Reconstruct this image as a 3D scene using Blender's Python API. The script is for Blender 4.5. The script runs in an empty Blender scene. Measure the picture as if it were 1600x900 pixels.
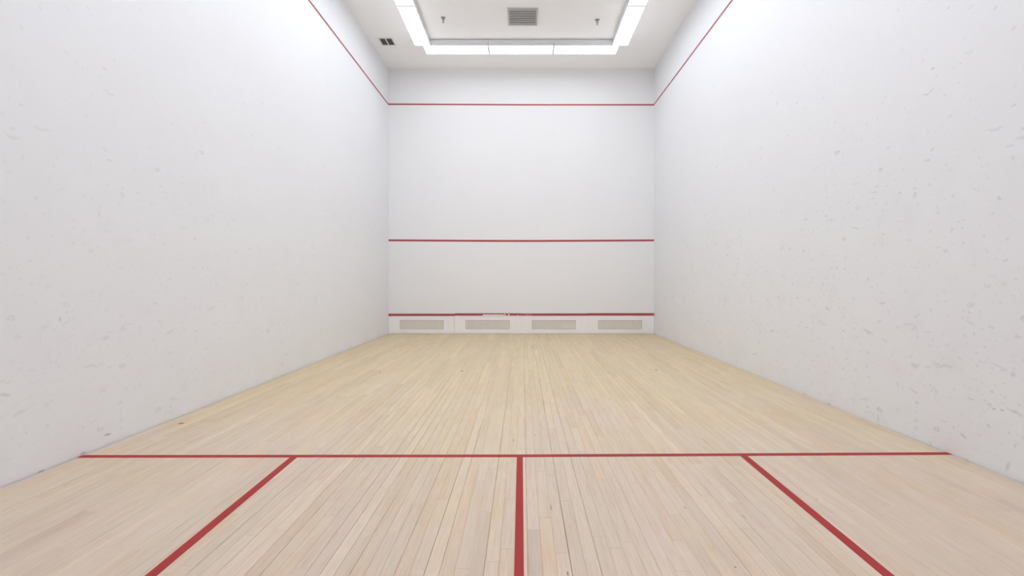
import bpy, math, random
from mathutils import Vector

FT = 0.3048
scene = bpy.context.scene
col = scene.collection

# ------------------------------------------------------------------ camera
CAM_Y = -31.7 * FT          # front wall face is y = 0, the court runs towards -y
CAM_X = 0.09 * FT
CAM_Z = 3.71 * FT
cam_d = bpy.data.cameras.new('camera')
cam_d.lens = 16.0
cam_d.sensor_width = 36.0
cam_d.shift_x = -16.5 / 1600
cam_d.shift_y = -12.0 / 1600
cam_d.clip_start = 0.02
cam = bpy.data.objects.new('camera', cam_d)
col.objects.link(cam)
cam.location = (CAM_X, CAM_Y, CAM_Z)
cam.rotation_euler = (math.radians(90), 0, 0)
scene.camera = cam

# ------------------------------------------------------------------ world, exposure
world = bpy.data.worlds.new('world')
scene.world = world
world.use_nodes = True
world.node_tree.nodes['Background'].inputs[0].default_value = (0.8, 0.85, 0.9, 1)
world.node_tree.nodes['Background'].inputs[1].default_value = 0.05
vs = scene.view_settings
vs.view_transform = 'Standard'
vs.look = 'None'
vs.gamma = 1.0
vs.use_curve_mapping = False
vs.exposure = 0.0
LAMP = 7.5                                   # the ceiling diffusers' emission
LAMP_COLOUR = (0.935, 0.987, 1.075, 1)
scene.cycles.max_bounces = 7
scene.cycles.diffuse_bounces = 7
scene.cycles.use_denoising = True
scene.cycles.use_light_tree = False
scene.cycles.caustics_reflective = False
scene.cycles.caustics_refractive = False
scene.cycles.use_adaptive_sampling = True
scene.cycles.adaptive_threshold = 0.1
scene.cycles.adaptive_min_samples = 20

# ------------------------------------------------------------------ court size
HW = 9.25 * FT          # half width
CH = 18.45 * FT         # ceiling height
BACK = -32.5 * FT       # back wall face
T = 0.20                # wall thickness

# ------------------------------------------------------------------ mesh helpers
class MB:
    """collects shapes, build() links them as one mesh object"""
    def __init__(self):
        self.v, self.f = [], []
    def hexa(self, p):
        n = len(self.v)
        self.v += [tuple(q) for q in p]
        for f in ((0, 3, 2, 1), (4, 5, 6, 7), (0, 1, 5, 4), (1, 2, 6, 5), (2, 3, 7, 6), (3, 0, 4, 7)):
            self.f.append(tuple(n + i for i in f))
        return self
    def box(self, x0, x1, y0, y1, z0, z1):
        return self.hexa([(x0, y0, z0), (x1, y0, z0), (x1, y1, z0), (x0, y1, z0),
                          (x0, y0, z1), (x1, y0, z1), (x1, y1, z1), (x0, y1, z1)])
    def rot_box(self, c, s, ang, axis='X'):
        from mathutils import Matrix
        m = Matrix.Rotation(ang, 3, axis)
        pts = []
        for z in (-1, 1):
            for x, y in ((-1, -1), (1, -1), (1, 1), (-1, 1)):
                pts.append(Vector(c) + m @ Vector((x * s[0] / 2, y * s[1] / 2, z * s[2] / 2)))
        return self.hexa(pts)
    def lathe(self, prof, n=20, c=(0, 0, 0)):
        """prof: (radius, z) list, closed with caps"""
        b = len(self.v)
        for r, z in prof:
            for k in range(n):
                a = 2 * math.pi * k / n
                self.v.append((c[0] + r * math.cos(a), c[1] + r * math.sin(a), c[2] + z))
        for i in range(len(prof) - 1):
            for k in range(n):
                k2 = (k + 1) % n
                self.f.append((b + i * n + k, b + i * n + k2, b + (i + 1) * n + k2, b + (i + 1) * n + k))
        self.f.append(tuple(b + k for k in reversed(range(n))))
        self.f.append(tuple(b + (len(prof) - 1) * n + k for k in range(n)))
        return self
    def build(self, name, mat, parent=None, bevel=0.0, kind=None, fix=False):
        me = bpy.data.meshes.new(name)
        me.from_pydata(self.v, [], self.f)
        if fix:
            import bmesh
            bm = bmesh.new(); bm.from_mesh(me)
            bmesh.ops.recalc_face_normals(bm, faces=bm.faces[:])
            bm.to_mesh(me); bm.free()
        me.materials.append(mat)
        o = bpy.data.objects.new(name, me)
        col.objects.link(o)
        if parent is not None:
            o.parent = parent
        if bevel:
            b = o.modifiers.new('bevel', 'BEVEL')
            b.width = bevel; b.segments = 2; b.limit_method = 'ANGLE'
        if kind:
            o['kind'] = kind
        return o

def empty(name, loc=(0, 0, 0), rz=0.0):
    o = bpy.data.objects.new(name, None)
    o.location = loc
    o.rotation_euler = (0, 0, rz)
    o.empty_display_size = 0.1
    col.objects.link(o)
    return o

def tag(o, label, cat, group=None):
    o['label'] = label
    o['category'] = cat
    if group:
        o['group'] = group
    return o

def copy_tree(o, parent=None):
    c = o.copy()
    col.objects.link(c)
    c.parent = parent
    for ch in list(o.children):
        copy_tree(ch, c)
    return c

# ------------------------------------------------------------------ node helpers
class NT:
    def __init__(self, name):
        self.m = bpy.data.materials.new(name)
        self.m.use_nodes = True
        self.t = self.m.node_tree
        self.bsdf = self.t.nodes['Principled BSDF']
    def n(self, typ, **kw):
        nd = self.t.nodes.new(typ)
        for k, v in kw.items():
            setattr(nd, k, v)
        return nd
    def put(self, sock, val):
        if isinstance(val, bpy.types.NodeSocket):
            self.t.links.new(val, sock)
        else:
            sock.default_value = val
    def math(self, op, a, b=0.0, c=0.0, clamp=False):
        nd = self.n('ShaderNodeMath', operation=op, use_clamp=clamp)
        self.put(nd.inputs[0], a); self.put(nd.inputs[1], b); self.put(nd.inputs[2], c)
        return nd.outputs[0]
    def vmul(self, vec, xyz, off=(0, 0, 0)):
        nd = self.n('ShaderNodeVectorMath', operation='MULTIPLY_ADD')
        self.put(nd.inputs[0], vec); nd.inputs[1].default_value = xyz; nd.inputs[2].default_value = off
        return nd.outputs[0]
    def pos(self):
        return self.n('ShaderNodeNewGeometry').outputs['Position']
    def sep(self, v):
        nd = self.n('ShaderNodeSeparateXYZ'); self.put(nd.inputs[0], v)
        return nd.outputs
    def comb(self, x, y, z=0.0):
        nd = self.n('ShaderNodeCombineXYZ')
        self.put(nd.inputs[0], x); self.put(nd.inputs[1], y); self.put(nd.inputs[2], z)
        return nd.outputs[0]
    def noise(self, vec, scale=1.0, detail=2.0, rough=0.5, out='Fac'):
        nd = self.n('ShaderNodeTexNoise')
        self.put(nd.inputs['Vector'], vec)
        nd.inputs['Scale'].default_value = scale
        nd.inputs['Detail'].default_value = detail
        nd.inputs['Roughness'].default_value = rough
        return nd.outputs[out]
    def step(self, v, lo, hi, a=0.0, b=1.0):
        nd = self.n('ShaderNodeMapRange', interpolation_type='SMOOTHSTEP')
        self.put(nd.inputs['Value'], v)
        self.put(nd.inputs['From Min'], lo); self.put(nd.inputs['From Max'], hi)
        self.put(nd.inputs['To Min'], a); self.put(nd.inputs['To Max'], b)
        return nd.outputs['Result']
    def mix(self, fac, a, b, mode='MIX'):
        nd = self.n('ShaderNodeMix', data_type='RGBA', blend_type=mode)
        self.put(nd.inputs[0], fac)
        self.put(nd.inputs[6], a if isinstance(a, bpy.types.NodeSocket) else (*a, 1))
        self.put(nd.inputs[7], b if isinstance(b, bpy.types.NodeSocket) else (*b, 1))
        return nd.outputs[2]
    def bump(self, h, strength, dist):
        nd = self.n('ShaderNodeBump')
        nd.inputs['Strength'].default_value = strength
        nd.inputs['Distance'].default_value = dist
        self.put(nd.inputs['Height'], h)
        self.t.links.new(nd.outputs[0], self.bsdf.inputs['Normal'])
    def finish(self, colour, rough=0.6, spec=0.3, metal=0.0):
        self.put(self.bsdf.inputs['Base Color'], colour if isinstance(colour, bpy.types.NodeSocket) else (*colour, 1))
        self.put(self.bsdf.inputs['Roughness'], rough)
        self.bsdf.inputs['Specular IOR Level'].default_value = spec
        self.bsdf.inputs['Metallic'].default_value = metal
        return self.m

def plain(name, c, rough=0.5, spec=0.3, metal=0.0, var=0.04, scale=9.0):
    t = NT(name)
    f = t.noise(t.pos(), scale, 3)
    lo = tuple(x * (1 - var) for x in c); hi = tuple(min(1, x * (1 + var)) for x in c)
    return t.finish(t.mix(f, lo, hi), rough, spec, metal)

# ------------------------------------------------------------------ materials
WALL = (0.86, 0.862, 0.87)
SIDE_WALL = (0.832, 0.843, 0.864)

def wall_paint(name, mark=1.0, side=0, special=()):
    """white court plaster; ball marks are scattered where balls land (mid and low, towards the back)"""
    t = NT(name)
    p = t.pos()
    x, y, z = t.sep(p)
    u = y if side else x
    uv = t.comb(u, z)
    W0 = SIDE_WALL if side else WALL
    base = t.mix(t.noise(p, 1.1, 3), tuple(c * 0.985 for c in W0), tuple(c * 1.012 for c in W0))
    # faint cloudy grime
    g = t.step(t.noise(p, 4.5, 5, 0.65), 0.5, 0.85)
    low = t.step(z, 0.1, 4.2, 1.0, 0.0)
    base = t.mix(t.math('MULTIPLY', g, t.math('MULTIPLY', low, 0.10 * mark)), base, (0.50, 0.48, 0.50))
    # where the marks lie
    zone = t.math('MULTIPLY', t.step(z, 1.0, 3.6, 1.0, 0.05), t.step(z, 0.0, 0.5, 0.75, 1.0))
    if side:
        zone = t.math('MULTIPLY', zone, t.step(y, -7.5, -0.8, 1.0, 0.40))
    clump = t.step(t.noise(uv, 0.9, 2), 0.33, 0.62, 0.30, 1.0)
    zone = t.math('MULTIPLY', zone, clump)
    wob = t.noise(uv, 22.0, 2, out='Color')
    wv = t.n('ShaderNodeVectorMath', operation='MULTIPLY_ADD')
    t.put(wv.inputs[0], wob); wv.inputs[1].default_value = (0.055, 0.055, 0); t.put(wv.inputs[2], uv)
    wuv = wv.outputs[0]
    def layer(vec, scale, r_lo, r_hi, keep, strength, hollow=0.0):
        vo = t.n('ShaderNodeTexVoronoi', voronoi_dimensions='2D', feature='F1')
        t.put(vo.inputs['Vector'], vec)
        vo.inputs['Scale'].default_value = scale
        cs = t.n('ShaderNodeSeparateColor'); t.put(cs.inputs[0], vo.outputs['Color'])
        rad = t.math('MULTIPLY_ADD', cs.outputs[0], r_hi - r_lo, r_lo)
        d = vo.outputs['Distance']
        m = t.step(d, t.math('MULTIPLY', rad, 0.45), rad, 1.0, 0.0)
        if hollow:
            m = t.math('MULTIPLY', m, t.step(d, t.math('MULTIPLY', rad, 0.1), t.math('MULTIPLY', rad, 0.6), 1 - hollow, 1.0))
        present = t.math('LESS_THAN', cs.outputs[1], t.math('MULTIPLY', zone, keep))
        s = t.math('MULTIPLY_ADD', cs.outputs[2], 0.75, 0.25)
        return t.math('MULTIPLY', t.math('MULTIPLY', m, present), t.math('MULTIPLY', s, strength * mark * 0.5))
    ms = []
    ms.append(layer(t.vmul(wuv, (0.75, 1.35, 1)), 5.5, 0.06, 0.15, 0.60, 0.42, 0.75))
    ms.append(layer(t.vmul(wuv, (0.8, 1.25, 1), (3.3, 7.1, 0)), 9.0, 0.06, 0.18, 0.60, 0.34, 0.5))
    ms.append(layer(t.vmul(wuv, (1, 1.0, 1), (9.3, 2.1, 0)), 19.0, 0.10, 0.26, 0.55, 0.18))
    for ang, off in ((0.30, (1.7, 4.9)), (-0.22, (6.1, 0.4))):      # skids
        ca, sa = math.cos(ang), math.sin(ang)
        ux, uz, _ = t.sep(wuv)
        a = t.math('MULTIPLY_ADD', ux, ca, t.math('MULTIPLY', uz, sa))
        b = t.math('MULTIPLY_ADD', ux, -sa, t.math('MULTIPLY', uz, ca))
        sv = t.comb(t.math('MULTIPLY_ADD', a, 2.0, off[0]), t.math('MULTIPLY_ADD', b, 13.0, off[1]))
        ms.append(layer(sv, 1.0, 0.08, 0.18, 0.11, 0.28))
    # black scuffs low down along the floor
    sc = t.math('MULTIPLY', t.step(t.noise(t.vmul(uv, (9, 26, 1)), 1.0, 4, 0.7), 0.60, 0.78), t.step(z, 0.0, 0.30, 1.0, 0.0))
    ms.append(t.math('MULTIPLY', sc, 0.30 * mark))
    # single blots that stand out
    brk = t.noise(uv, 60.0, 2)
    for (cu, cz, ru, rz, ang, s) in special:
        du = t.math('SUBTRACT', u, cu); dz = t.math('SUBTRACT', z, cz)
        ca, sa = math.cos(ang), math.sin(ang)
        a = t.math('DIVIDE', t.math('MULTIPLY_ADD', du, ca, t.math('MULTIPLY', dz, sa)), ru)
        b = t.math('DIVIDE', t.math('MULTIPLY_ADD', du, -sa, t.math('MULTIPLY', dz, ca)), rz)
        r = t.math('SQRT', t.math('MULTIPLY_ADD', a, a, t.math('MULTIPLY', b, b)))
        ms.append(t.math('MULTIPLY', t.step(t.math('MULTIPLY_ADD', brk, 0.9, r), 0.9, 1.7, 1.0, 0.0), s))
    ms[0] = t.math('MULTIPLY', ms[0], t.step(brk, 0.3, 0.6, 0.35, 1.15))
    ms[1] = t.math('MULTIPLY', ms[1], t.step(brk, 0.3, 0.6, 0.35, 1.2))
    tot = ms[0]
    for m in ms[1:]:
        tot = t.math('MAXIMUM', tot, m)
    c = t.mix(tot, base, (0.16, 0.16, 0.18))
    # patchy pinkish tint, strongest at the foot of the wall
    pk = t.math('MULTIPLY', t.step(t.noise(uv, 1.7, 3), 0.45, 0.75), t.step(z, 0.0, 0.9, 0.55, 0.0))
    c = t.mix(t.math('MULTIPLY', pk, 0.6 * min(1, mark)), c, (0.80, 0.72, 0.73))
    return t.finish(c, 0.55, 0.25)

def wall_pt(px, py, sgn):
    X = (HW - CAM_X) if sgn > 0 else (HW + CAM_X)
    d = 711 * X / abs(px - 816.5)
    return (CAM_Y + d, CAM_Z + (438 - py) * d / 711)

def spots(sgn, lst):
    out = []
    for px, py, ru, rz, ang, s in lst:
        u, zz = wall_pt(px, py, sgn)
        out.append((u, zz, ru * 0.55, rz * 0.8, ang, s * 0.85))
    return out

M_WALL_L = wall_paint('wall_plaster_left', 0.85, 1, spots(-1, [
    (168, 679, 0.05, 0.010, -0.2, 0.55), (94, 499, 0.018, 0.02, 0.3, 0.22), (155, 337, 0.014, 0.014, 0, 0.22),
    (165, 528, 0.06, 0.016, 0.1, 0.15), (441, 569, 0.03, 0.02, 0.3, 0.25), (8, 617, 0.06, 0.014, -0.3, 0.22),
    (64, 737, 0.04, 0.012, 0, 0.45), (130, 708, 0.04, 0.012, 0, 0.45)]))
M_WALL_R = wall_paint('wall_plaster_right', 1.45, 1, spots(1, [
    (1583, 585, 0.030, 0.022, 0.2, 0.17), (1560, 572, 0.10, 0.009, 0.25, 0.13), (1516, 623, 0.045, 0.009, 0.2, 0.20),
    (1550, 612, 0.022, 0.010, 0.1, 0.25), (1522, 522, 0.012, 0.014, 0.3, 0.25), (1538, 542, 0.02, 0.014, 0, 0.14),
    (1429, 612, 0.05, 0.012, 0.5, 0.25), (1505, 681, 0.05, 0.014, 0.5, 0.25), (1575, 728, 0.02, 0.045, 0.3, 0.28),
    (1553, 639, 0.02, 0.008, 0, 0.40), (1566, 641, 0.025, 0.008, 0, 0.40), (1372, 653, 0.03, 0.03, 0, 0.20),
    (1296, 633, 0.06, 0.015, 0.2, 0.50), (1487, 357, 0.02, 0.012, 0, 0.16), (1578, 228, 0.05, 0.012, 0, 0.14)]))
M_WALL_F = wall_paint('wall_plaster_front', 0.10, 0)
M_CEIL = plain('ceiling_paint', (0.955, 0.948, 0.938), 0.7, 0.2, var=0.01, scale=1.5)
M_RED = plain('court_red_paint', (0.40, 0.048, 0.048), 0.7, 0.15, var=0.10, scale=7)
M_REDW = plain('wall_red_paint', (0.40, 0.074, 0.082), 0.5, 0.3, var=0.12, scale=6)
M_SUB = plain('dark_subfloor', (0.10, 0.07, 0.05), 0.9, 0.1)
M_HOUS = plain('fixture_enamel', (0.74, 0.75, 0.77), 0.4, 0.4, var=0.01)
M_VENTW = plain('vent_white_enamel', (0.78, 0.77, 0.74), 0.5, 0.3)
M_VENTG = plain('vent_grey_metal', (0.52, 0.51, 0.50), 0.5, 0.4)
M_LOUV = plain('louver_grey_metal', (0.40, 0.39, 0.38), 0.5, 0.4)
M_DARK = plain('duct_dark', (0.05, 0.048, 0.042), 0.8, 0.1)
M_FIN = plain('vent_fin_dark_metal', (0.13, 0.125, 0.105), 0.6, 0.3)
M_SPR = plain('sprinkler_metal', (0.33, 0.32, 0.31), 0.4, 0.5, metal=0.5)
M_TIN = plain('tin_board_white', (0.915, 0.915, 0.925), 0.5, 0.3, var=0.03, scale=3)
M_GRF = plain('grille_frame_grey', (0.66, 0.63, 0.62), 0.5, 0.3)
M_GRM = plain('grille_beige_mesh', (0.86, 0.82, 0.77), 0.6, 0.3)
M_GRB = plain('grille_back_grey', (0.71, 0.67, 0.62), 0.8, 0.1)
M_BARE = plain('bare_white_filler', (0.88, 0.87, 0.85), 0.7, 0.2)
M_DOOR = plain('door_white_paint', (0.76, 0.76, 0.76), 0.45, 0.3)
M_STEEL = plain('brushed_steel', (0.6, 0.6, 0.6), 0.35, 0.5, metal=0.9)

def lamp_mat(name, k=1.0):
    t = NT(name)
    t.finish((0.9, 0.9, 0.9), 0.5)
    t.bsdf.inputs['Emission Color'].default_value = LAMP_COLOUR
    t.bsdf.inputs['Emission Strength'].default_value = LAMP * k
    return t.m
M_LAMP = lamp_mat('lit_diffuser', 0.82)
M_LAMP_DIM = lamp_mat('lit_diffuser_dimmed', 0.68)  # front row turned down to soften the bright band on the front wall
M_LAMP_FILL = lamp_mat('lit_diffuser_added_fill', 1.25)  # stronger emission for the added cross rows, as fill light

def floor_pt(px, py):
    d = 711 * CAM_Z / (py - 438)
    return (CAM_X + (px - 816.5) * d / 711, CAM_Y + d)

def wood():
    t = NT('maple_strip_wood')
    p = t.pos()
    x, y, z = t.sep(p)
    at = t.n('ShaderNodeAttribute', attribute_name='tint')
    rnd = at.outputs['Alpha']
    # each strip has its own piece of grain
    q = t.comb(t.math('MULTIPLY_ADD', rnd, 37.0, x), t.math('MULTIPLY_ADD', rnd, 91.0, y), 0.0)
    fine = t.noise(t.vmul(q, (150, 5, 1)), 1.0, 4, 0.6)
    flame = t.noise(t.vmul(q, (26, 1.6, 1)), 1.0, 3, 0.55)
    c = at.outputs['Color']
    c = t.mix(t.step(fine, 0.35, 0.75), c, (0.90, 0.875, 0.85), 'MULTIPLY')
    c = t.mix(t.step(flame, 0.45, 0.75), c, (0.95, 0.90, 0.84), 'MULTIPLY')
    # old varnish is left towards the front wall, worn to bare wood around the service boxes
    w = t.math('ADD', t.step(y, -8.6, -3.2), t.math('MULTIPLY_ADD', t.noise(p, 0.9, 4, 0.6), 1.5, -0.75))
    wear = t.step(w, 0.0, 1.0)
    c = t.mix(wear, t.mix(1.0, c, (1.0, 0.985, 0.985), 'MULTIPLY'), t.mix(1.0, c, (1.0, 0.985, 0.82), 'MULTIPLY'))
    # amber patches where finish soaked in, along the strips
    am = t.step(t.noise(t.vmul(p, (5.0, 1.1, 1), (2, 8, 0)), 1.0, 3, 0.6), 0.57, 0.72)
    c = t.mix(t.math('MULTIPLY', am, 0.6), c, (1.0, 0.945, 0.86), 'MULTIPLY')
    # pinkish and grey rub marks
    pk = t.step(t.noise(t.vmul(p, (1.6, 0.9, 1), (4, 1, 0)), 1.0, 4, 0.65), 0.52, 0.75)
    c = t.mix(t.math('MULTIPLY', pk, 0.45), c, (0.98, 0.90, 0.90), 'MULTIPLY')
    gr = t.step(t.noise(t.vmul(p, (3.0, 1.6, 1), (9, 5, 0)), 1.0, 6, 0.7), 0.56, 0.72)
    c = t.mix(t.math('MULTIPLY', gr, 0.45), c, (0.88, 0.87, 0.87), 'MULTIPLY')
    # mineral flecks in the wood
    vo = t.n('ShaderNodeTexVoronoi', voronoi_dimensions='2D')
    t.put(vo.inputs['Vector'], t.vmul(q, (1.0, 0.35, 1))); vo.inputs['Scale'].default_value = 7.0
    cs = t.n('ShaderNodeSeparateColor'); t.put(cs.inputs[0], vo.outputs['Color'])
    fl = t.math('MULTIPLY', t.step(vo.outputs['Distance'], 0.03, 0.07, 1.0, 0.0), t.math('LESS_THAN', cs.outputs[0], 0.05))
    c = t.mix(t.math('MULTIPLY', fl, 0.30), c, (0.20, 0.13, 0.09))
    # single dark spots
    for px, py, rx, ry, s, colr in ((283, 661.5, 0.026, 0.020, 0.85, (0.12, 0.03, 0.03)), (722, 580, 0.020, 0.035, 0.8, (0.06, 0.05, 0.04)),
                                    (593.5, 582, 0.016, 0.03, 0.75, (0.06, 0.05, 0.04)), (1025, 578, 0.022, 0.035, 0.8, (0.06, 0.05, 0.04)),
                                    (861, 793, 0.003, 0.035, 0.7, (0.10, 0.06, 0.04)), (1070, 793, 0.005, 0.018, 0.5, (0.12, 0.08, 0.05)),
                                    (1149, 886, 0.005, 0.006, 0.75, (0.12, 0.03, 0.03)), (1276, 780, 0.006, 0.008, 0.45, (0.15, 0.09, 0.05)),
                                    (974, 533, 0.022, 0.05, 0.5, (0.10, 0.08, 0.06)), (887, 896, 0.004, 0.016, 0.7, (0.10, 0.06, 0.04))):
        sx, sy = floor_pt(px, py)
        a = t.math('DIVIDE', t.math('SUBTRACT', x, sx), rx)
        b = t.math('DIVIDE', t.math('SUBTRACT', y, sy), ry)
        r = t.math('SQRT', t.math('MULTIPLY_ADD', a, a, t.math('MULTIPLY', b, b)))
        c = t.mix(t.math('MULTIPLY', t.step(r, 0.5, 1.1, 1.0, 0.0), s), c, colr)
    return t.finish(c, t.step(fine, 0.2, 0.9, 0.46, 0.60), 0.28)
M_WOOD = wood()

# ------------------------------------------------------------------ walls and ceiling
def struct(name, mb, mat):
    return mb.build(name, mat, kind='structure')

wall_front = struct('wall_front', MB().box(-HW - T, HW + T, 0, T, -0.12, CH), M_WALL_F)
wall_left = struct('wall_left', MB().box(-HW - T, -HW, BACK, 0, -0.12, CH), M_WALL_L)
wall_right = struct('wall_right', MB().box(HW, HW + T, BACK, 0, -0.12, CH), M_WALL_R)
DW, DH = 0.46, 2.08
wb = MB()
wb.box(-HW - T, -DW, BACK - T, BACK, -0.12, CH)
wb.box(DW, HW + T, BACK - T, BACK, -0.12, CH)
wb.box(-DW, DW, BACK - T, BACK, DH, CH)
wb.box(-DW, DW, BACK - T, BACK, -0.12, 0.0)
wall_back = struct('wall_back', wb, M_WALL_F)
ceiling = struct('ceiling', MB().box(-HW - T, HW + T, BACK - T, T, CH, CH + 0.2), M_CEIL)
door = struct('door_1', MB().box(-DW + 0.004, DW - 0.004, BACK - 0.06, BACK - 0.012, 0.006, DH - 0.004), M_DOOR)
h = MB().box(0.33, 0.41, BACK - 0.013, BACK - 0.010, 0.95, 1.12).box(0.35, 0.39, BACK - 0.011, BACK - 0.004, 0.985, 1.085)
h.build('door_pull', M_STEEL, door)

# painted lines on the walls
P = 0.0015
def wall_z(py):
    return CAM_Z + (438 - py) * 31.7 * FT / 711
def strip_front(pts, half, name):
    """a painted band on the front wall through (x, z) points"""
    mb = MB()
    for (xa, za), (xb, zb) in zip(pts[:-1], pts[1:]):
        mb.hexa([(xa, -P, za - half), (xb, -P, zb - half), (xb, 0.001, zb - half), (xa, 0.001, za - half),
                 (xa, -P, za + half), (xb, -P, zb + half), (xb, 0.001, zb + half), (xa, 0.001, za + half)])
    return mb.build(name, M_REDW, wall_front)
o = strip_front([(-HW, wall_z(162.8)), (0, wall_z(163.8)), (HW, wall_z(163.8))], 0.015, 'out_line')
o['label'] = 'narrow red line painted high on the front wall'
o = strip_front([(-HW, wall_z(375.5)), (-0.5, wall_z(376.5)), (0.4, wall_z(376.5)), (HW, wall_z(375.6))], 0.020, 'service_line')
o['label'] = 'red line painted across the middle of the front wall'
zo = wall_z(163.3)
o = MB().box(-HW - 0.001, -HW + P, BACK, 0, zo - 0.016, zo + 0.016).build('out_line', M_REDW, wall_left)
o['label'] = 'narrow red line painted high on the side wall'
o = MB().box(HW - P, HW + 0.001, BACK, 0, zo - 0.016, zo + 0.016).build('out_line', M_REDW, wall_right)
o['label'] = 'narrow red line painted high on the side wall'

# ------------------------------------------------------------------ floor of maple strips
rng = random.Random(11)
EDGE = 0.007
floor = struct('floor', MB().box(-HW, HW, BACK, 0, -0.12, -0.019), M_SUB)
SW = 0.1875 * FT
J0 = 0.048                                  # the open joint that runs the length of the court
def tint():
    r = rng.random()
    if r < 0.50:   c = (0.630, 0.512, 0.388)
    elif r < 0.70: c = (0.635, 0.508, 0.372)
    elif r < 0.86: c = (0.622, 0.498, 0.384)
    elif r < 0.95: c = (0.600, 0.488, 0.372)
    else:          c = (0.632, 0.488, 0.352)
    k = rng.gauss(1.0, 0.026)
    return tuple(v * k * m for v, m in zip(c, (1.118, 1.166, 1.24)))

boards = []
k0 = math.ceil((-HW + EDGE - J0) / SW) - 1
joints, xs = {}, []
for k in range(k0, k0 + 110):
    a, b = J0 + k * SW, J0 + (k + 1) * SW
    if a > HW - EDGE:
        break
    xs.append((k, max(a, -HW + EDGE), min(b, HW - EDGE)))
for k, a, b in xs:
    for j in (k, k + 1):
        if j not in joints:
            r = rng.random()
            joints[j] = 0.0018 if j == 0 else (rng.uniform(0.0010, 0.0017) if r < 0.24 else rng.uniform(0.0002, 0.0007))
for k, a, b in xs:
    if b - a < 0.008:
        continue
    y = BACK + EDGE
    first = True
    while y < -EDGE - 0.014:
        L = rng.choice((0.45, 0.6, 0.75, 0.9, 1.1, 1.3, 1.6, 1.9)) * rng.uniform(0.85, 1.15)
        if first:
            L *= rng.random(); first = False
        y2 = min(y + max(L, 0.2), -EDGE - 0.013)
        if -EDGE - 0.013 - y2 < 0.25:
            y2 = -EDGE - 0.013
        g = rng.uniform(0.0002, 0.0006)
        # a joint opens unevenly along its length
        ga = joints[k] / 2 * rng.uniform(0.5, 1.4); gb = joints[k + 1] / 2 * rng.uniform(0.5, 1.4)
        boards.append((a + ga, b - gb, y + g / 2, y2 - g / 2, rng.uniform(-0.0003, 0.0), tint(), rng.random()))
        y = y2

def shown(bd):
    """roughly how many pixels of the photograph the board fills"""
    xa, xb, ya, yb = bd[:4]
    s, n = 0.0, max(2, int((yb - ya) / 0.08))
    dl = (yb - ya) / n
    for i in range(n):
        d = ya + dl * (i + 0.5) - CAM_Y
        if d <= 0.1:
            continue
        px = 816.5 + ((xa + xb) / 2 - CAM_X) * 711 / d
        py = 438 + CAM_Z * 711 / d
        if 0 <= px <= 1600 and py <= 900:
            s += (xb - xa) * 711 / d * dl * 711 * CAM_Z / d ** 2
    return s
boards.sort(key=shown, reverse=True)

def put_tint(me, cols, per):
    at = me.attributes.new('tint', 'FLOAT_COLOR', 'POINT')
    flat = []
    for c, r in cols:
        flat += [c[0], c[1], c[2], r] * per
    at.data.foreach_set('color', flat)

C = 0.0006
def board_shape(mb, bd):
    """a strip with eased top edges"""
    xa, xb, ya, yb, dz = bd[:5]
    n = len(mb.v)
    mb.v += [(xa, ya, -0.019), (xb, ya, -0.019), (xb, yb, -0.019), (xa, yb, -0.019),
             (xa, ya, dz - C), (xb, ya, dz - C), (xb, yb, dz - C), (xa, yb, dz - C),
             (xa + C, ya + C, dz), (xb - C, ya + C, dz), (xb - C, yb - C, dz), (xa + C, yb - C, dz)]
    for f in ((0, 1, 5, 4), (1, 2, 6, 5), (2, 3, 7, 6), (3, 0, 4, 7),
              (4, 5, 9, 8), (5, 6, 10, 9), (6, 7, 11, 10), (7, 4, 8, 11), (8, 9, 10, 11)):
        mb.f.append(tuple(n + i for i in f))

for bd in boards[:300]:
    mb = MB(); board_shape(mb, bd)
    o = mb.build('plank', M_WOOD, floor)
    put_tint(o.data, [(bd[5], bd[6])], 12)
mb = MB()
for bd in boards[300:]:
    board_shape(mb, bd)
o = mb.build('plank_field', M_WOOD, floor, kind='stuff')
put_tint(o.data, [(bd[5], bd[6]) for bd in boards[300:]], 12)

# painted court lines, lying on the strips
def floor_band(pts, half, name, label, across):
    mb = MB()
    z0, z1 = -0.0004, 0.0006
    for (xa, ya), (xb, yb) in zip(pts[:-1], pts[1:]):
        if across:
            q = [(xa, ya - half), (xb, yb - half), (xb, yb + half), (xa, ya + half)]
        else:
            q = [(xa - half, ya), (xa + half, ya), (xb + half, yb), (xb - half, yb)]
        mb.hexa([(*p, z0) for p in q] + [(*p, z1) for p in q])
    o = mb.build(name, M_RED, floor, fix=True)
    o['label'] = label
    return o
yl, yc, yr = (CAM_Y + 711 * CAM_Z / (py - 438) for py in (713.2, 712.2, 708.6))
yb_ = BACK + 0.004
floor_band([(-HW + 0.004, yl), (0, yc), (HW - 0.004, yr)], 0.022, 'short_line', 'red line painted across the floor from wall to wall', True)
floor_band([(0.020, yb_), (0.010, yc - 0.022)], 0.019, 'half_court_line', 'red line along the middle of the floor', False)
def ln(xa, xb):
    # x at the frame's near edge of floor and at the short line, carried on to the back wall
    ya = CAM_Y + 5.71 * FT
    ye = yc + (yr - yc) * xb / HW if xb > 0 else yc + (yl - yc) * -xb / HW
    return [(xa + (xa - xb) * (ya - yb_) / (yc - ya), yb_), (xb, ye - 0.021)]
floor_band(ln(-4.575 * FT, -4.71 * FT), 0.023, 'service_box_line', 'slanting red line beside the half court line', False)
floor_band(ln(4.685 * FT, 4.765 * FT), 0.023, 'service_box_line', 'slanting red line beside the half court line', False)

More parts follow.
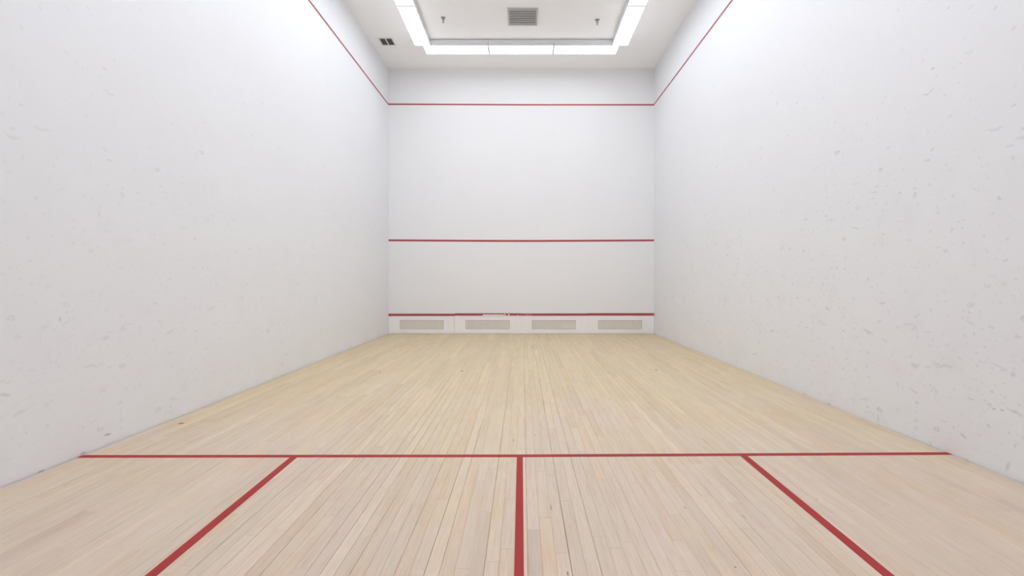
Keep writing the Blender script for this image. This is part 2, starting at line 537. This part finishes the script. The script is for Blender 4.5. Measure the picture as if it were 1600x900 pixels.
# ------------------------------------------------------------------ tin along the foot of the front wall
TIN_T = wall_z(493.0)
tin = empty('tin_board', (0, 0, 0))
tag(tin, 'low white tin board with red top strip and four grilles along the front wall', 'tin board')
PX = HW * 2 / 4
seg = 31.7 * FT / 711
def fx(px):
    return CAM_X + (px - 816.5) * seg
gr_px = ((625, 693.5), (727.5, 796.5), (831, 899.5), (934.5, 1003))
gz0, gz1 = wall_z(514.2), wall_z(500.0)
D0, D1 = -0.012, -0.0005
for i in range(4):
    xa, xb = -HW + i * PX + 0.002, -HW + (i + 1) * PX - 0.002
    if i == 0: xa += 0.002
    if i == 3: xb -= 0.002
    ga, gb = fx(gr_px[i][0]), fx(gr_px[i][1])
    mb = MB()
    mb.box(xa, ga, D0, D1, 0.003, TIN_T).box(gb, xb, D0, D1, 0.003, TIN_T)
    mb.box(ga, gb, D0, D1, 0.003, gz0).box(ga, gb, D0, D1, gz1, TIN_T)
    pn = mb.build('panel', M_TIN, tin)
    w = 0.010
    fr = MB()
    fr.box(ga, gb, D0 - 0.003, D0 + 0.004, gz0, gz0 + w).box(ga, gb, D0 - 0.003, D0 + 0.004, gz1 - w, gz1)
    fr.box(ga, ga + w, D0 - 0.003, D0 + 0.004, gz0 + w, gz1 - w).box(gb - w, gb, D0 - 0.003, D0 + 0.004, gz0 + w, gz1 - w)
    fr.build('grille_frame', M_GRF, pn)
    ms = MB()
    nb = int((gb - ga - 2 * w) / 0.0115)
    for k in range(nb):
        xx = ga + w + (k + 0.5) * (gb - ga - 2 * w) / nb
        ms.box(xx - 0.0042, xx + 0.0042, D0 + 0.0005, D0 + 0.004, gz0 + w, gz1 - w)
    for k in range(1, 5):
        zz = gz0 + w + k * (gz1 - gz0 - 2 * w) / 5
        ms.box(ga + w, gb - w, D0 + 0.001, D0 + 0.0045, zz - 0.002, zz + 0.002)
    ms.build('grille_mesh', M_GRM, pn)
    MB().box(ga, gb, -0.0035, -0.001, gz0, gz1).build('grille_backing', M_GRB, pn)
# red top strip, in four lengths that do not quite line up
zt0, zt1 = wall_z(493.0), wall_z(489.9)
for i, dz in enumerate((-0.006, 0.002, 0.0, 0.006)):
    xa, xb = -HW + i * PX + 0.001, -HW + (i + 1) * PX - 0.001
    if i == 0: xa += 0.003
    if i == 3: xb -= 0.003
    mb = MB()
    mb.hexa([(xa, -0.022, zt0 + dz), (xb, -0.022, zt0 + dz), (xb, D1, zt0 + dz), (xa, D1, zt0 + dz),
             (xa, -0.016, zt1 + dz), (xb, -0.016, zt1 + dz), (xb, D1, zt1 + dz + 0.003), (xa, D1, zt1 + dz + 0.003)])
    st = mb.build('top_strip', M_REDW, tin)
    st['label'] = 'red strip along the top of the white tin board'
    if i == 1:
        # the paint is knocked off along the lower edge
        for a_, b_, lo, hi in ((754.5, 787.5, -0.004, 0.021), (788.5, 790, 0.002, 0.036), (793.5, 796.5, 0.006, 0.026), (808, 810, 0.0, 0.012)):
            ch = MB().box(fx(a_), fx(b_), -0.0236, -0.018, zt0 + dz + lo, zt0 + dz + hi)
            ch.build('bare_patch', M_BARE, st)['label'] = 'white patch where the red paint is gone'
    if i == 2:
        for c_, hh in ((818.5, 0.018), (822, 0.028), (825, 0.022), (828.5, 0.030)):
            ch = MB().box(fx(c_), fx(c_ + 0.8), -0.0232, -0.018, zt0 + dz + 0.006, zt0 + dz + hh)
            ch.build('bare_patch', M_BARE, st)['label'] = 'white fleck where the red paint is gone'

# ------------------------------------------------------------------ ceiling lights
FL, FW, FH = 4 * FT - 0.018, 0.91 * FT, 0.47 * FT
GRP = 'fluorescent box lights set in a ring on the ceiling'
def make_light():
    """length along x, hung from z = 0"""
    r = empty('ceiling_light')
    L, W = FL / 2, FW / 2
    MB().box(-L + 0.05, L - 0.05, -W + 0.03, W - 0.03, -0.014, 0.0).build('mounting_plate', M_HOUS, r)
    lip = 0.020
    MB().box(-L, L, -W, W, -FH + lip, -0.013).build('housing', M_HOUS, r, bevel=0.003)
    tray = MB().box(-L + 0.006, L - 0.006, -W + 0.003, W - 0.003, -FH, -FH + lip)
    tray.f.pop(1)                             # a tray: its open top is closed by the housing
    tray.build('diffuser', M_LAMP, r)['label'] = 'lit white acrylic diffuser'
    for s in (-1, 1):
        MB().box(s * L - 0.006, s * L + 0.006, -W - 0.001, W + 0.001, -FH - 0.002, -0.012).build('end_cap', M_HOUS, r)
    return r
proto = make_light()
def light(x, y, rz, label, tubes=None, last=None):
    o = copy_tree(proto) if last is None else proto
    o.location = (x, y, CH); o.rotation_euler = (0, 0, rz)
    if tubes:                                # rows burn tubes set dimmer in front, brighter in the added cross rows
        for ch in o.children:
            if ch.name.startswith('diffuser'):
                ch.data = ch.data.copy()
                ch.data.materials[0] = tubes
    tag(o, label, 'ceiling light', GRP)
def dy(d):
    return CAM_Y + d * FT
yf = dy(27.8) + FW / 2
for i, s in enumerate(('end box light by the small vent, in the row facing the front wall',
                       'middle white box light of the row of three facing the front wall',
                       'end box light away from the small vent, in the row facing the front wall')):
    light((i - 1) * 4 * FT, yf, 0, s, M_LAMP_DIM)
ords = ('first', 'second', 'third', 'fourth', 'fifth', 'sixth')
for i in range(6):
    d = 27.68 - 4 * i - 2
    light(-6.0 * FT, dy(d), math.pi / 2, ords[i] + ' box light from the front wall in the side row near the small vent')
    light(6.03 * FT, dy(d), math.pi / 2, ords[i] + ' box light from the front wall in the side row opposite the small vent')
for d, w in ((19.68, 'forward'), (11.68, 'rear')):  # cross rows out of view, added to even out the room's light
    for i, q in enumerate(('end box light of the added unseen %s cross row, on the small vent side',
                           'middle box light of the added unseen %s cross row between the side rows',
                           'end box light of the added unseen %s cross row, opposite the small vent side')):
        light((i - 1) * 3.7 * FT, dy(d), 0, q % w, M_LAMP_FILL)
yk = dy(27.68 - 24) - FW / 2 - 0.01
for i, s in enumerate(('end box light of the row along the back wall, on the small vent side',
                       'middle box light of the row of three along the back wall',
                       'end box light of the row along the back wall, opposite the small vent side')):
    light((i - 1) * 4 * FT, yk, 0, s, last=(True if i == 2 else None))

# ------------------------------------------------------------------ ceiling vents
v = empty('ceiling_vent', (0.030, dy(25.44), CH))
tag(v, 'large square grey louvered air vent in the middle of the ceiling', 'vent')
S, w = 0.255, 0.030
fr = MB()
fr.box(-S, S, -S, -S + w, -0.014, 0).box(-S, S, S - w, S, -0.014, 0)
fr.box(-S, -S + w, -S + w, S - w, -0.014, 0).box(S - w, S, -S + w, S - w, -0.014, 0)
fr.build('frame', M_VENTG, v, bevel=0.003)
MB().box(-S + w, S - w, -S + w, S - w, -0.0025, -0.0005).build('backing', M_FIN, v)
nl = 7
pitch = (2 * S - 2 * w) / nl
for k in range(nl):
    yy = -S + w + (k + 0.5) * pitch
    MB().rot_box((0, yy, -0.010), (2 * S - 2 * w, pitch * 0.95, 0.003), math.radians(7)).build('louver', M_LOUV, v)

v = empty('ceiling_vent', (-8.275 * FT, dy(28.10), CH))
tag(v, 'small white-framed ceiling vent with two dark openings near the side wall', 'vent')
A, B, w = 0.112, 0.115, 0.026
fr = MB()
fr.box(-A - w, A + w, -B - w, -B, -0.006, 0).box(-A - w, A + w, B, B + w, -0.006, 0)
fr.box(-A - w, -A, -B, B, -0.006, 0).box(A, A + w, -B, B, -0.006, 0)
fr.build('frame', M_VENTW, v)
MB().box(-0.011, 0.011, -B, B, -0.0065, 0).build('mullion', M_VENTW, v)
for s in (-1, 1):
    xa, xb = sorted((s * 0.011, s * A))
    MB().box(xa, xb, -B, B, -0.0015, -0.0003).build('opening', M_DARK, v)
    for k in range(6):
        yy = -B + (k + 0.5) * 2 * B / 6
        MB().rot_box(((xa + xb) / 2, yy, -0.0038), (xb - xa, 0.026, 0.0012), math.radians(5)).build('fin', M_FIN, v)

# ------------------------------------------------------------------ sprinklers
def sprinkler(x, y, label):
    r = empty('sprinkler_head', (x, y, CH))
    MB().lathe([(0.016, -0.012), (0.034, -0.009), (0.038, 0.0)], 20).build('escutcheon', M_SPR, r, fix=True)
    MB().lathe([(0.009, -0.055), (0.011, -0.010)], 12).build('pipe', M_SPR, r, fix=True)
    a = MB()
    for s in (-1, 1):
        a.hexa([(s * 0.010 - 0.003, -0.003, -0.055), (s * 0.010 + 0.003, -0.003, -0.055), (s * 0.010 + 0.003, 0.003, -0.055), (s * 0.010 - 0.003, 0.003, -0.055),
                (s * 0.014 - 0.003, -0.003, -0.042), (s * 0.014 + 0.003, -0.003, -0.042), (s * 0.014 + 0.003, 0.003, -0.042), (s * 0.014 - 0.003, 0.003, -0.042)])
        a.hexa([(s * 0.004 - 0.003, -0.003, -0.082), (s * 0.004 + 0.003, -0.003, -0.082), (s * 0.004 + 0.003, 0.003, -0.082), (s * 0.004 - 0.003, 0.003, -0.082),
                (s * 0.010 - 0.003, -0.003, -0.054), (s * 0.010 + 0.003, -0.003, -0.054), (s * 0.010 + 0.003, 0.003, -0.054), (s * 0.010 - 0.003, 0.003, -0.054)])
    a.build('frame_arm', M_SPR, r, fix=True)
    MB().lathe([(0.015, -0.086), (0.016, -0.083), (0.005, -0.080)], 16).build('deflector', M_SPR, r, fix=True)
    tag(r, label, 'sprinkler', 'sprinkler heads on the ceiling')
sprinkler(CAM_X + (692.5 - 816.5) * 25.55 * FT / 711, dy(25.55), 'small metal sprinkler head between the large vent and the small vent side lights')
sprinkler(CAM_X + (933.3 - 816.5) * 25.75 * FT / 711, dy(25.75), 'small metal sprinkler head between the large vent and the lights opposite the small vent')
